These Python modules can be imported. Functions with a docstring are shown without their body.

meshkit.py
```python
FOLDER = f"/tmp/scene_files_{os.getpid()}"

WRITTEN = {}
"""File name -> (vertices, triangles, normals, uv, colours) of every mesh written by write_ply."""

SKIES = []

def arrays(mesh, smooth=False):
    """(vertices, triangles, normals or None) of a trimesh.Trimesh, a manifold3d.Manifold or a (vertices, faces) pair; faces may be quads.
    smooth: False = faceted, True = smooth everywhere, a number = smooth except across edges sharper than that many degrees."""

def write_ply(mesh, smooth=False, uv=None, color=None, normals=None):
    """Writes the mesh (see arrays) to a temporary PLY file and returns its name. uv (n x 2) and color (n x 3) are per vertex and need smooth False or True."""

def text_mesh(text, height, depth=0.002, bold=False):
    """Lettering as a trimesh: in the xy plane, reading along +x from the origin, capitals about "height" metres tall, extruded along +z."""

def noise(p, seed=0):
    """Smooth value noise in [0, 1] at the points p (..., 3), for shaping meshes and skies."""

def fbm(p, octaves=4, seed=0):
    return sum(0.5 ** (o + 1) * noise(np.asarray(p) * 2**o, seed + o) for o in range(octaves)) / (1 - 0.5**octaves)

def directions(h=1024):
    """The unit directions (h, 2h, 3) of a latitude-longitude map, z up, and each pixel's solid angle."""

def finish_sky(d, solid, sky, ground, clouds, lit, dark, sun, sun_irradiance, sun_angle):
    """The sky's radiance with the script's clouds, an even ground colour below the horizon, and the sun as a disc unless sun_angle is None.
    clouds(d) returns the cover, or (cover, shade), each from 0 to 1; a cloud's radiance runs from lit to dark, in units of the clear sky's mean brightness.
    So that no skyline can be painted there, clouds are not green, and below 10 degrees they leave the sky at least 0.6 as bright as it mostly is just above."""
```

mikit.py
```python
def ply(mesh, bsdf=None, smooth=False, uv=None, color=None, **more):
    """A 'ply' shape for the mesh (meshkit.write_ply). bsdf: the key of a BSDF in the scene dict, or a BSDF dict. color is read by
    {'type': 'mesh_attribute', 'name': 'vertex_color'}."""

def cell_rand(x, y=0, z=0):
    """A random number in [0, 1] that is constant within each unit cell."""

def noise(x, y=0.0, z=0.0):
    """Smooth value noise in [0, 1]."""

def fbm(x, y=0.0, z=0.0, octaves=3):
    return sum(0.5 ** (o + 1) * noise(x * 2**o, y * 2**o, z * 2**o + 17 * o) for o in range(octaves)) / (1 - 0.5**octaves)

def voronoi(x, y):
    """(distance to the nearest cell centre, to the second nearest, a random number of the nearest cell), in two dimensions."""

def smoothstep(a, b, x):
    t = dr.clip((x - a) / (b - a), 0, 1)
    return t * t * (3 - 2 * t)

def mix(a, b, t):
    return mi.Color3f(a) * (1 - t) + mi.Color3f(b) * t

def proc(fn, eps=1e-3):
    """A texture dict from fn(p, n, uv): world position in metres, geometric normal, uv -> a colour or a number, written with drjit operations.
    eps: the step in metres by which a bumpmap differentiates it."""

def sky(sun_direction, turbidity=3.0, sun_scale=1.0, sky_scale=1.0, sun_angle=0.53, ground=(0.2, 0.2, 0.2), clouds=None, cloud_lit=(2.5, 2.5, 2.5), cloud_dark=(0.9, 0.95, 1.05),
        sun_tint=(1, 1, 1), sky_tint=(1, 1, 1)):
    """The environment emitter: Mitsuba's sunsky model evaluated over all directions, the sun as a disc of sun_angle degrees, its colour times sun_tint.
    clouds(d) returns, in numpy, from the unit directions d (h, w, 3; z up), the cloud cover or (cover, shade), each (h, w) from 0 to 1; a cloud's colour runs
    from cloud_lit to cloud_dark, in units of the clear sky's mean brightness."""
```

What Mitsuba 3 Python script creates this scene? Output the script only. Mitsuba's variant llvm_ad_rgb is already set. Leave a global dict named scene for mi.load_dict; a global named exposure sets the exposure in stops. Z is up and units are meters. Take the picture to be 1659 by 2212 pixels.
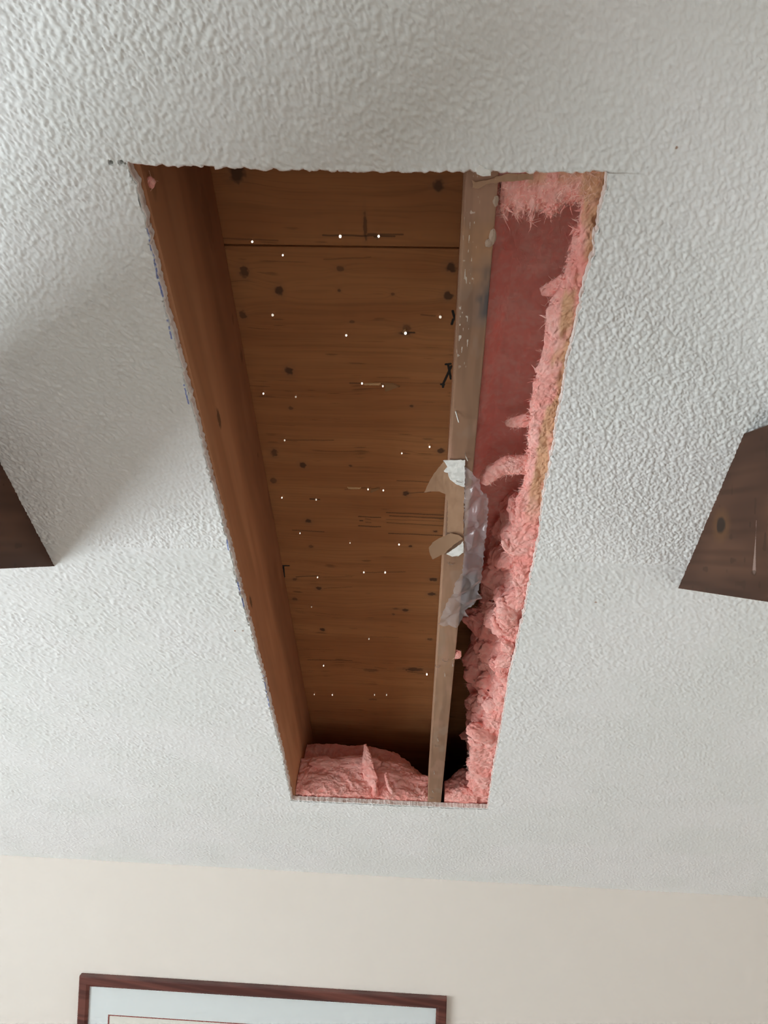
import math, random
import numpy as np, trimesh, drjit as dr, mitsuba as mi
import mikit, meshkit
from mikit import noise, fbm, smoothstep, mix, proc
from scipy.spatial import Delaunay
from scipy.interpolate import PchipInterpolator
from shapely.geometry import Polygon, Point, box as sbox
from shapely import contains_xy
from shapely.ops import unary_union
T = mi.ScalarTransform4f
scene, labels = {'type': 'scene'}, {}
rng = np.random.default_rng(7)
random.seed(7)

# ---------------------------------------------------------------- camera
W, H, FOC = 1659, 2212, 1700.0
EYE = 2.95                                   # height of the lens above the floor
yaw, pitch, roll = map(math.radians, (-3.019, 2.643, 1.907))
fwd = np.array([math.sin(yaw) * math.cos(pitch), math.cos(yaw) * math.cos(pitch), math.sin(pitch)])
r0 = np.array([math.cos(yaw), -math.sin(yaw), 0.0])
u0 = np.cross(r0, fwd)
right = math.cos(roll) * r0 + math.sin(roll) * u0
upv = -math.sin(roll) * r0 + math.cos(roll) * u0
ORG = np.array([0, 0, EYE])
scene['camera'] = {'type': 'perspective', 'fov_axis': 'x', 'fov': math.degrees(2 * math.atan(W / 2 / FOC)), 'near_clip': 0.02, 'far_clip': 60.0,
                   'to_world': T().look_at(origin=ORG.tolist(), target=(ORG + fwd).tolist(), up=upv.tolist())}
# ---------------------------------------------------------------- light (daylight through the windows of the room)
exposure = 0.14
WIN_LEFT = (8.7, 9.75, 10.2)                 # radiance of the overcast day behind the left gable window
WIN_BACK = (4.2, 4.0, 3.7)                   # behind the windows of the rear knee wall
WIN_RIGHT = (1.6, 1.6, 1.58)

# ---------------------------------------------------------------- frames of reference
TH = math.radians(39.8)                      # pitch of the roof
SD = np.array([0, math.cos(TH), -math.sin(TH)])    # down the slope
NR = np.array([0, math.sin(TH), math.cos(TH)])     # out through the roof
DPL = 1.15 * math.cos(TH)
YW = 2.703                                   # knee wall
BACK = -3.3
RIDGE_Y = -0.3


def LW(u, s, w):
    """slope coordinates (across, down the slope, into the roof) -> world"""
    u, s, w = np.broadcast_arrays(np.asarray(u, float), s, w)
    return u[..., None] * np.array([1, 0, 0]) + s[..., None] * SD + (DPL + w)[..., None] * NR + ORG


def ray(x, y):
    return fwd + right * (x - W / 2) / FOC - upv * (y - H / 2) / FOC


def at(x, y, w=0.0):
    """the point of the photo on the plane at depth w in the roof, in (across, down the slope)"""
    d = ray(x, y)
    p = d * (DPL + w) / (NR @ d)
    return p[0], p @ SD


def atX(x, y, X):
    d = ray(x, y)
    p = d * X / d[0]
    return p @ SD, p @ NR - DPL


def atY(x, y, Y):
    d = ray(x, y)
    p = d * Y / d[1]
    return p[0], p[2] + EYE


def slope_uv(p):
    z = p.z - EYE
    return p.x, p.y * float(SD[1]) + z * float(SD[2]), p.y * float(NR[1]) + z * float(NR[2]) - DPL


# ---------------------------------------------------------------- helpers
def numbered(name):
    if not any(k == name or k.startswith(name + '__') for k in list(scene) + list(labels)):
        return name
    i = 1
    while any(k == f'{name}_{i:03d}' or k.startswith(f'{name}_{i:03d}__') for k in list(scene) + list(labels)):
        i += 1
    return f'{name}_{i:03d}'


def thing(name, label, cat, group=None):
    k = numbered(name)
    labels[k] = {'label': label, 'category': cat}
    if group:
        labels[k]['group'] = group
    return k


def obj(name, mesh, bsdf, parent=None, smooth=False, label=None, kind=None, color=None):
    k = numbered(parent + '__' + name if parent else name)
    scene[k] = mikit.ply(mesh, bsdf, smooth=smooth, color=color)
    if label or kind:
        labels[k] = {}
        if label:
            labels[k]['label'] = label
        if kind:
            labels[k]['kind'] = kind
    return k


def tag(k, label, cat, group=None):
    labels[k] = {'label': label, 'category': cat}
    if group:
        labels[k]['group'] = group
    return k


def one(name, mesh, bsdf, label, cat, smooth=False, group=None):
    k = numbered(name)
    scene[k] = mikit.ply(mesh, bsdf, smooth=smooth)
    return tag(k, label, cat, group)


def struct(name, mesh, bsdf, smooth=False):
    scene[name] = mikit.ply(mesh, bsdf, smooth=smooth)
    labels[name] = {'kind': 'structure'}
    return name


def bevel_box(lo, hi, b=0.0015):
    import manifold3d as m3
    lo, hi = np.array(lo, float), np.array(hi, float)
    c, e = (lo + hi) / 2, (hi - lo) / 2
    pts = []
    for sx in (-1, 1):
        for sy in (-1, 1):
            for sz in (-1, 1):
                for k in range(3):
                    q = e.copy() - b
                    q[k] = e[k]
                    pts.append(c + q * [sx, sy, sz])
    m = m3.Manifold.hull_points(np.array(pts)).to_mesh()
    return trimesh.Trimesh(np.array(m.vert_properties)[:, :3], np.array(m.tri_verts), process=False)


def slope_mesh(m):
    """mesh given in (u, s, w) -> world"""
    v = np.array(m.vertices)
    f = np.array(m.faces)
    return trimesh.Trimesh(LW(v[:, 0], v[:, 1], v[:, 2]), f[:, ::-1], process=False)   # (u, s, w) is a left-handed frame


def extr(poly, w0, w1):
    ms = []
    for g in getattr(poly, 'geoms', [poly]):
        m = trimesh.creation.extrude_polygon(g, w1 - w0, engine='earcut')
        m.apply_translation([0, 0, w0])
        ms.append(m)
    return trimesh.util.concatenate(ms)


def bx(x0, x1, y0, y1, z0, z1):
    m = trimesh.creation.box([x1 - x0, y1 - y0, z1 - z0])
    m.apply_translation([(x0 + x1) / 2, (y0 + y1) / 2, (z0 + z1) / 2])
    return m


def densify(pts, step):
    pts = np.asarray(pts, float)
    out = []
    for a, b in zip(pts, np.roll(pts, -1, axis=0)):
        n = max(1, int(np.linalg.norm(b - a) / step))
        out += [a + (b - a) * i / n for i in range(n)]
    return np.array(out)


def rough_poly(pts, step, amp, seed):
    p = densify(pts, step)
    j = np.stack([meshkit.noise(np.c_[p * 160, np.full(len(p), i * 9.0)], seed + i) - .5 for i in range(2)], 1)
    k = np.stack([meshkit.noise(np.c_[p * 420, np.full(len(p), i * 9.0)], seed + 7 + i) - .5 for i in range(2)], 1)
    g = Polygon(p + amp * (1.3 * j + .9 * k)).buffer(0)
    return max(getattr(g, 'geoms', [g]), key=lambda q: q.area)


def tube(points, radii, sides=6):
    """closed swept tube (rounded by tapering ends)"""
    p = np.asarray(points, float)
    r = np.broadcast_to(radii, (len(p),)).astype(float)
    t = np.gradient(p, axis=0)
    t /= np.linalg.norm(t, axis=1, keepdims=True) + 1e-12
    a = np.cross(t, np.where(np.abs(t[:, 2:]) < .9, [0, 0, 1.0], [1.0, 0, 0]))
    a /= np.linalg.norm(a, axis=1, keepdims=True) + 1e-12
    b = np.cross(t, a)
    ang = np.arange(sides) * 2 * np.pi / sides
    v = (p[:, None] + r[:, None, None] * (np.cos(ang)[None, :, None] * a[:, None] + np.sin(ang)[None, :, None] * b[:, None])).reshape(-1, 3)
    i, j = np.meshgrid(np.arange(len(p) - 1), np.arange(sides), indexing='ij')
    q = np.stack([i * sides + j, i * sides + (j + 1) % sides, (i + 1) * sides + (j + 1) % sides, (i + 1) * sides + j], -1).reshape(-1, 4)
    f = np.vstack([q[:, [0, 1, 2]], q[:, [0, 2, 3]]])
    n = len(v)
    v = np.vstack([v, p[0], p[-1]])
    L = (len(p) - 1) * sides
    caps = [[n, (k + 1) % sides, k] for k in range(sides)] + [[n + 1, L + k, L + (k + 1) % sides] for k in range(sides)]
    return trimesh.Trimesh(v, np.vstack([f, caps]), process=False)


def sheet(poly, w, thick, bump, step=0.003):
    """a sheet over the polygon in (u, s) at depth w(u, s) + bump, with real thickness; mesh in world"""
    ring = densify(np.array(poly.exterior.coords)[:-1], step)
    x0, y0, x1, y1 = poly.bounds
    gx, gy = np.meshgrid(np.arange(x0, x1, step), np.arange(y0, y1, step))
    gx = gx + (np.arange(gx.shape[0]) % 2)[:, None] * step / 2
    g = np.c_[gx.ravel(), gy.ravel()]
    inner = poly.buffer(-step * .55)
    g = g[contains_xy(inner, g[:, 0], g[:, 1])]
    pts = np.vstack([ring, g])
    tri = Delaunay(pts).simplices
    c = pts[tri].mean(1)
    tri = tri[contains_xy(poly, c[:, 0], c[:, 1])]
    a, b = pts[tri[:, 1]] - pts[tri[:, 0]], pts[tri[:, 2]] - pts[tri[:, 0]]
    flip = (a[:, 0] * b[:, 1] - a[:, 1] * b[:, 0]) < 0
    tri[flip] = tri[flip][:, ::-1]
    dz = bump(pts[:, 0], pts[:, 1])
    du = np.zeros(len(pts))
    if isinstance(dz, tuple):
        dz, du = dz
    n = len(pts)
    v = np.vstack([np.c_[pts[:, 0] + du, pts[:, 1], w + dz], np.c_[pts[:, 0] + du, pts[:, 1], w + dz + thick]])
    k = len(ring)
    i = np.arange(k)
    jn = (i + 1) % k
    ccw = Polygon(ring).exterior.is_ccw
    side = np.vstack([np.c_[i, jn, jn + n], np.c_[i, jn + n, i + n]])
    if not ccw:
        side = side[:, ::-1]
    f = np.vstack([tri[:, ::-1], tri + n, side])
    return trimesh.Trimesh(LW(v[:, 0], v[:, 1], v[:, 2]), f[:, ::-1], process=False)


# ---------------------------------------------------------------- materials
def rgb(c):
    return {'type': 'rgb', 'value': list(c)}


def srgb(*c):
    c = np.array(c, float) / 255
    return np.where(c <= .04045, c / 12.92, ((c + .055) / 1.055) ** 2.4).tolist()


def mat(key, color, rough=.6, bump=None, bscale=1.0, two=True, **kw):
    b = {'type': 'principled', 'base_color': color if isinstance(color, dict) else rgb(color), 'roughness': rough, 'specular': .4, **kw}
    if bump is not None:
        b = {'type': 'bumpmap', 'arbitrary': bump, 'scale': bscale, 'bsdf': b}
    scene[key] = {'type': 'twosided', 'bsdf': b} if two else b
    return key


def seg_dist(x, y, a, b):
    """distance to the segment a-b and the position along it"""
    dx, dy = b[0] - a[0], b[1] - a[1]
    t = dr.clip(((x - a[0]) * dx + (y - a[1]) * dy) / max(dx * dx + dy * dy, 1e-12), 0, 1)
    return dr.sqrt(dr.square(x - a[0] - t * dx) + dr.square(y - a[1] - t * dy)), t


# --- sprayed orange-peel / popcorn ceiling
BLUE = [((318, 490), (327, 540)), ((331, 545), (341, 600)), ((344, 610), (352, 640)), ((362, 690), (371, 730)), ((398, 830), (408, 872)), ((490, 1165), (494, 1188)),
        ((512, 1250), (519, 1282)), ((523, 1292), (527, 1310)), ((566, 1440), (577, 1500)), ((578, 1505), (582, 1525)), ((410, 361), (426, 362)), ((508, 366), (520, 367))]
BLUE = [(at(*a), at(*b)) for a, b in BLUE]
SPOTS = [((508, 1361), 2.2), ((525, 1361), 2.4), ((1461, 318), 2.0), ((1287, 1300), 3.0)]
SPOTS = [(at(*a), r) for a, r in SPOTS]
CUT = (at(1308, 372), at(1385, 374))


def popcorn(p, n, uv):
    u, s, w = slope_uv(p)
    a = noise(u * 150, s * 150, 3.0)
    b = noise(u * 300 + 7, s * 300, 11.0)
    c = noise(u * 560, s * 560, 5.0)
    body = smoothstep(.40, .86, a * .56 + b * .44)
    area = .45 + .75 * noise(u * 9, s * 9, 2.0)
    return (body * 1.0 + .30 * b + .12 * c) * area


def ceil_color(p, n, uv):
    u, s, w = slope_uv(p)
    t = fbm(u * 6, s * 6, 4.0, octaves=3)
    col = mix((.80, .81, .795), (.83, .832, .825), smoothstep(.3, .7, t))
    ink = mi.Float(0)
    for a, b in BLUE:
        d, _ = seg_dist(u, s, a, b)
        ink = dr.maximum(ink, 1 - smoothstep(.0005, .0016, d))
    ink = ink * smoothstep(.15, .4, noise(u * 300, s * 300, 9.0))
    col = mix(col, (.12, .18, .55), ink * .8)
    d, tt = seg_dist(u, s, *CUT)
    col = mix(col, (.30, .27, .23), (1 - smoothstep(.0003, .0012, d)) * (1 - tt * .8) * .8)
    for (a, b), r in SPOTS:
        d = dr.sqrt(dr.square(u - a) + dr.square(s - b))
        col = mix(col, (.30, .15, .08), (1 - smoothstep(.0008, r * .0012, d)) * .8)
    return col


mat('m_coat', proc(ceil_color), .92, specular=.15)
mat('m_ceiling', proc(ceil_color), .92, proc(popcorn, eps=4e-4), .0028, specular=.15)


def gypsum_color(p, n, uv):
    t = fbm(p.x * 90, p.y * 90, p.z * 90, octaves=3)
    return mix((.54, .41, .36), (.75, .66, .62), smoothstep(.22, .5, t))


mat('m_gypsum', proc(gypsum_color), .95, proc(lambda p, n, uv: fbm(p.x * 260, p.y * 260, p.z * 260, octaves=2), eps=5e-4), .003, specular=.1)


def wall_color(p, n, uv):
    t = fbm(p.x * 2.2, p.y * 2.2, p.z * 2.2, octaves=2)
    return mix((.79, .725, .665), (.81, .75, .695), t)


mat('m_wall', proc(wall_color), .75, proc(lambda p, n, uv: noise(p.x * 240, p.y * 240, p.z * 240), eps=5e-4), .0003, specular=.25)
mat('m_floor', proc(lambda p, n, uv: mix((.17, .125, .095), (.22, .165, .125), fbm(p.x * 20, p.y * 3, 1.0))), .5)
mat('m_black', (.02, .018, .016), .9)
mat('m_white', (.80, .80, .78), .35)


# --- plywood sheathing: grain runs across (u)
WS = 0.299                                    # depth of the underside of the sheathing
KN = [(512, 374, 21, 19, 1), (948, 400, 14, 12, .9), (527, 587, 12, 12, .9), (603, 628, 11, 10, 1), (525, 680, 9, 9, .8), (735, 581, 9, 6, .7), (975, 578, 13, 10, 1), (968, 640, 12, 9, 1),
      (733, 628, 5, 3, .8), (848, 635, 5, 3, .7), (760, 695, 7, 3, .6), (878, 710, 11, 9, .6), (624, 801, 10, 9, 1), (889, 877, 6, 3, .9), (628, 881, 6, 4, .7), (592, 978, 9, 9, .8),
      (654, 1005, 9, 7, 1), (953, 974, 9, 6, 1), (757, 1006, 5, 2.5, .8), (877, 1066, 8, 6, 1), (590, 1038, 8, 7, .7), (666, 1125, 8, 6, 1), (940, 1148, 6, 3, .9), (637, 1251, 7, 4, .7),
      (672, 1180, 6, 4, .7), (887, 1180, 5, 3, .9), (689, 1271, 8, 5, 1), (936, 1252, 11, 5, 1), (934, 1283, 11, 5, 1), (637, 1294, 7, 5, .7), (876, 1318, 8, 5, 1), (855, 1315, 8, 3, .7),
      (850, 1327, 4, 3, .7), (697, 1360, 7, 5, 1), (929, 1381, 7, 4, .8), (893, 1446, 26, 7, .9), (802, 1448, 20, 6, .5), (805, 1511, 12, 3, .5), (960, 1019, 8, 6, .9), (789, 490, 5, 26, .75), (874, 720, 14, 4, .9)]
KN = [(*at(x, y, WS), a * .00088 * (1 + (900 - y) * -.00055 + .0), b * .00125 * (1 + (y - 900) * .0006), k) for x, y, a, b, k in KN]
CR = [((480, 529), (1000, 537), .0), ((698, 508), (852, 510), .9), ((795, 506), (870, 506), .8), ((600, 520), (480, 515), .5), ((756, 828), (830, 829), .9), ((632, 1145), (700, 1149), .8),
      ((840, 1152), (965, 1157), 1.0), ((640, 1246), (690, 1244), .9), ((690, 1247), (760, 1246), .5), ((780, 1237), (875, 1235), .7), ((615, 951), (720, 951), .6), ((858, 1038), (965, 1043), .7),
      ((775, 1116), (822, 1118), 1.0), ((775, 1136), (822, 1138), 1.0), ((835, 1107), (960, 1113), .9), ((842, 1114), (960, 1120), .9), ((836, 1129), (960, 1136), .7), ((778, 1125), (783, 1125), 1.2),
      ((790, 1121), (800, 1122), .6), ((790, 1128), (801, 1129), .6), ((835, 1122), (960, 1126), .5), ((800, 1376), (860, 1377), .5), ((665, 1425), (760, 1427), .9), ((880, 1451), (925, 1456), .9),
      ((810, 1441), (835, 1445), .5), ((700, 560), (800, 556), .4), ((880, 1066), (930, 1062), .7), ((700, 1271), (760, 1268), .5), ((650, 1402), (720, 1404), .4), ((745, 1057), (800, 1053), .5), ((690, 1079), (670, 1078), 1.2),
      ((836, 833), (862, 834), 1.6), ((870, 718), (895, 719), 1.2), ((940, 682), (910, 680), .6)]
CR = [(at(*a, WS), at(*b, WS), k) for a, b, k in CR]
INK = [((968, 787), (974, 818)), ((975, 791), (957, 830)), ((963, 787), (973, 786)), ((953, 830), (959, 831)), ((957, 830), (957, 836)), ((978, 672), (983, 690)), ((979, 690), (976, 700)),
       ((612, 1222), (614, 1246)), ((612, 1222), (624, 1222))]
INK = [(at(*a, WS), at(*b, WS)) for a, b in INK]


def ply_color(p, n, uv):
    u, s, w = slope_uv(p)
    wob = (fbm(u * 5, s * 9, 2.0, octaves=2) - .5) * .03
    for a, b, ra, rb, k in KN[:12]:
        wob = wob + .006 * dr.exp(-dr.square((u - a) / (3.0 * ra)) - dr.square((s - b) / (3.5 * rb))) * dr.select(s < b, -1.0, 1.0)
    ss = s + wob
    g1 = noise(u * 5, ss * 150, 1.0)
    g2 = noise(u * 14, ss * 420, 6.0)
    g3 = noise(u * 22 + 4, ss * 260, 15.0)
    t = smoothstep(.25, .75, fbm(u * 2.5, ss * 22, 8.0, octaves=3))
    col = mix((.385, .160, .060), (.445, .200, .078), t)
    col = col * (1 - .08 * smoothstep(.5, .9, g1) - .08 * smoothstep(.4, .9, g2))
    streak = smoothstep(.80, .97, g3) * smoothstep(.35, .7, fbm(u * 4, ss * 30, 21.0, octaves=2))
    col = col * (1 - .38 * streak)
    for a, b, ra, rb, k in KN:
        d = dr.sqrt(dr.square((u - a) / ra) + dr.square((s - b) / rb)) + .5 * (noise(u * 220, s * 220, 3.0) - .5)
        col = mix(col, (.30, .15, .075), .35 * k * (1 - smoothstep(.8, 2.3, d)))
        col = mix(col, (.075, .035, .018), .88 * k * (1 - smoothstep(.55, 1.1, d)))
    for a, b, k in CR:
        d, t2 = seg_dist(u, ss - wob + .0012 * (noise(u * 60, 3.0, 1.0) - .5), a, b)
        col = mix(col, (.07, .035, .018), dr.minimum(1, .8 * k) * (1 - smoothstep(.0006, .0016 + .001 * k, d)))
    for a, b in INK:
        d, _ = seg_dist(u, s, a, b)
        col = mix(col, (.02, .017, .015), 1 - smoothstep(.0016, .0030, d))
    return col


mat('m_plywood', proc(ply_color), .72, proc(lambda p, n, uv: noise(slope_uv(p)[0] * 14, slope_uv(p)[1] * 420, 6.0), eps=6e-4), .0006)


def plank_color(c0, c1, knots, freq=160.0, marks=None, soft=1.0):
    """sawn lumber along the slope; knots in (s, w) with radii"""
    def fn(p, n, uv):
        u, s, w = slope_uv(p)
        x = w + u * .7
        wob = (fbm(s * 5, x * 8, 3.0, octaves=2) - .5) * .02
        g = noise(s * 5, (x + wob) * freq, 2.0)
        h = noise(s * 16, (x + wob) * freq * 2.6, 5.0)
        t = smoothstep(.3, .7, fbm(s * 3, (x + wob) * 22, 7.0, octaves=3))
        col = mix(c0, c1, t) * (1 - soft * (.20 * smoothstep(.45, .9, g) + .10 * h))
        for a, b, ra, rb, k in knots:
            d = dr.sqrt(dr.square((s - a) / ra) + dr.square((w - b) / rb)) + .4 * (noise(s * 200, w * 200, 3.0) - .5)
            col = mix(col, (.09, .045, .022), .8 * k * (1 - smoothstep(.6, 1.3, d)))
        if marks is not None:
            col = marks(col, u, s, w)
        return col
    return fn


XL, XM = -0.344, 0.0348                       # faces of the left and middle rafters
LK = []
for x, y, a, b, k in [(473, 904, .020, .007, 1), (542, 1300, .020, .006, 1), (557, 983, .006, .004, 1.2), (448, 470, .05, .018, .5), (503, 690, .012, .006, .6), (585, 1090, .05, .012, .5), (600, 1150, .03, .008, .5),
                      (522, 770, .014, .008, .9), (330, 395, .02, .01, .3)]:
    q = atX(x, y, XL)
    LK.append((q[0], q[1], a, b, k))


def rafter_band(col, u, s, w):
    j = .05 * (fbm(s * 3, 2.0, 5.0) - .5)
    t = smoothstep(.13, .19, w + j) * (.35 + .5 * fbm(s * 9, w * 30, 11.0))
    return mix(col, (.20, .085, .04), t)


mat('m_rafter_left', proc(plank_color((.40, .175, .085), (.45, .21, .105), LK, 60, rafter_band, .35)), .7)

DM = [at(1046, 632, .013), at(1020, 560, .013), at(1000, 470, .013)]


def rafter_marks(col, u, s, w):
    us = (u - XM) / .038
    dk = (1 - smoothstep(.030, .045, dr.abs(s - DM[0][1]))) * smoothstep(.55, .98, us + .25 * (noise(u * 300, s * 90, 4.0) - .5))
    col = mix(col, (.035, .04, .05), .93 * dk)
    gr = (1 - smoothstep(.045, .06, dr.abs(s - DM[0][1]))) * smoothstep(.1, .9, us)
    col = mix(col, (.16, .13, .12), .45 * gr)
    og = (1 - smoothstep(.03, .055, dr.abs(s - DM[1][1])))
    col = mix(col, (.62, .30, .12), .40 * og * fbm(u * 60, s * 40, 8.0))
    sc = smoothstep(.80, .9, noise(u * 420, s * 160, 31.0)) * (1 - smoothstep(.005, .010, dr.abs(u - XM - .009))) * (1 - smoothstep(.62, .70, s))
    col = mix(col, (.8, .74, .66), .7 * sc)
    pk = smoothstep(.55, .75, fbm(u * 40, s * 14, 14.0, octaves=3))
    col = mix(col, (.40, .22, .16), .35 * pk)
    gy = smoothstep(.55, .72, fbm(u * 50, s * 20, 24.0, octaves=3))
    return mix(col, (.30, .22, .17), .3 * gy)


mat('m_rafter', proc(plank_color((.265, .145, .09), (.34, .195, .12), [], 150, rafter_marks, .8)), .65)


# --- stained tie beams: grain runs along y
def beam_color(p, n, uv):
    y, z = p.y, p.z - EYE
    wob = (fbm(y * 3, z * 8, 1.0, octaves=2) - .5) * .03
    g = noise(y * 5, (z + wob) * 120, p.x * 40)
    t = smoothstep(.3, .7, fbm(y * 4, (z + wob) * 16, 5.0, octaves=3))
    col = mix((.070, .032, .020), (.112, .052, .031), t) * (1 - .25 * smoothstep(.4, .9, g))
    ky, kz = BK
    d = dr.sqrt(dr.square((y - ky) / .021) + dr.square((z - kz) / .0150)) + dr.select(p.x > 0, 0.0, 9.0) + .2 * noise(y * 90, z * 90, 3.0)
    col = mix(col, (.16, .075, .03), .5 * (1 - smoothstep(1.0, 2.4, d)))
    col = mix(col, (.028, .018, .014), .9 * (1 - smoothstep(.75, 1.15, d)))
    sc, t2 = seg_dist(y, z, *BSC)
    wd = .0012 + .0062 * t2 * t2
    col = mix(col, (.34, .24, .21), .75 * (1 - smoothstep(wd * .6, wd, sc + dr.select(p.x > 0, 0.0, 9.0) + .0012 * noise(y * 300, z * 120, 8.0))))
    dot = smoothstep(.86, .93, noise(y * 60, z * 60, 19.0))
    return mix(col, (.05, .025, .015), .6 * dot)


def atXyz(x, y, X):
    d = ray(x, y)
    p = d * X / d[0]
    return float(p[1]), float(p[2])


BXR, BXL = 0.457, -0.690
BK = atXyz(1557, 1135, BXR)
BSC = (atXyz(1634, 1125, BXR), atXyz(1629, 1232, BXR))
mat('m_beam', proc(beam_color), .62, proc(lambda p, n, uv: noise(p.y * 8, p.z * 260, p.x * 60), eps=8e-4), .0006, specular=.2)


# --- pink glass-fibre insulation
def pink_color(p, n, uv):
    t = fbm(p.x * 28, p.y * 28, p.z * 28, octaves=4)
    f = fbm(p.x * 140, p.y * 140, p.z * 140, octaves=2)
    col = mix((.86, .36, .315), (.89, .48, .43), smoothstep(.36, .68, t * .6 + f * .4))
    return mix(col, (.80, .28, .24), smoothstep(.6, .78, fbm(p.x * 16 + 5, p.y * 16, p.z * 16, octaves=3)) * .6)


def fluff_bump(p, n, uv):
    q = (fbm(p.x * 30, p.y * 30, p.z * 30, octaves=2) - .5) * .03
    return fbm((p.x + q) * 190, (p.y - q) * 110, (p.z + q) * 190, octaves=3)


FB = proc(fluff_bump, eps=7e-4)
mat('m_pink', proc(pink_color), .95, FB, .006, sheen=.4, specular=.05)
TAN_S = at(1150, 1100, .015)[1]


def tan_pink(p, n, uv):
    """the same wool with yellow-brown binder stain towards the room face"""
    u, s, w = slope_uv(p)
    base = pink_color(p, n, uv)
    j = .010 * (fbm(u * 30, s * 30, 6.0) - .5)
    edge = smoothstep(.166, .174, u + j) + (1 - smoothstep(.408, .424, s + j * 2)) * smoothstep(.35, .6, noise(u * 60, 2.0, 1.0)) * .8
    low = 1 - smoothstep(.020, .034, w + j * .6)
    k = dr.clip(edge, 0, 1) * low * (1 - smoothstep(TAN_S - .05, TAN_S + .06, s)) * smoothstep(.25, .5, fbm(u * 40, s * 22, 3.0, octaves=3))
    return mix(base, (.62, .36, .20), .85 * k)


mat('m_pink_tan', proc(tan_pink), .95, FB, .006, sheen=.4, specular=.05)
mat('m_wisp', (.95, .68, .60), .8)
mat('m_kraft', proc(lambda p, n, uv: mix((.34, .195, .118), (.43, .265, .168), fbm(p.x * 70, p.y * 70, p.z * 30))), .8, proc(lambda p, n, uv: noise(p.x * 300, p.y * 90, p.z * 90), eps=6e-4), .0008)
mat('m_paper', proc(lambda p, n, uv: mix((.70, .70, .67), (.84, .84, .81), smoothstep(.3, .6, fbm(p.x * 140, p.y * 140, p.z * 140)))), .8, proc(lambda p, n, uv: fbm(p.x * 260, p.y * 260, p.z * 260), eps=5e-4), .0012)
mat('m_tan_paper', (.34, .205, .125), .85)
mat('m_steel', (.75, .74, .72), .30, metallic=1.0)
mat('m_nail', (.98, .93, .86), .2, metallic=1.0)
mat('m_splinter', (.34, .19, .09), .8)
mat('m_splinter_pale', (.72, .50, .27), .8)
mat('m_crumb', (.40, .29, .22), .9)
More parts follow.
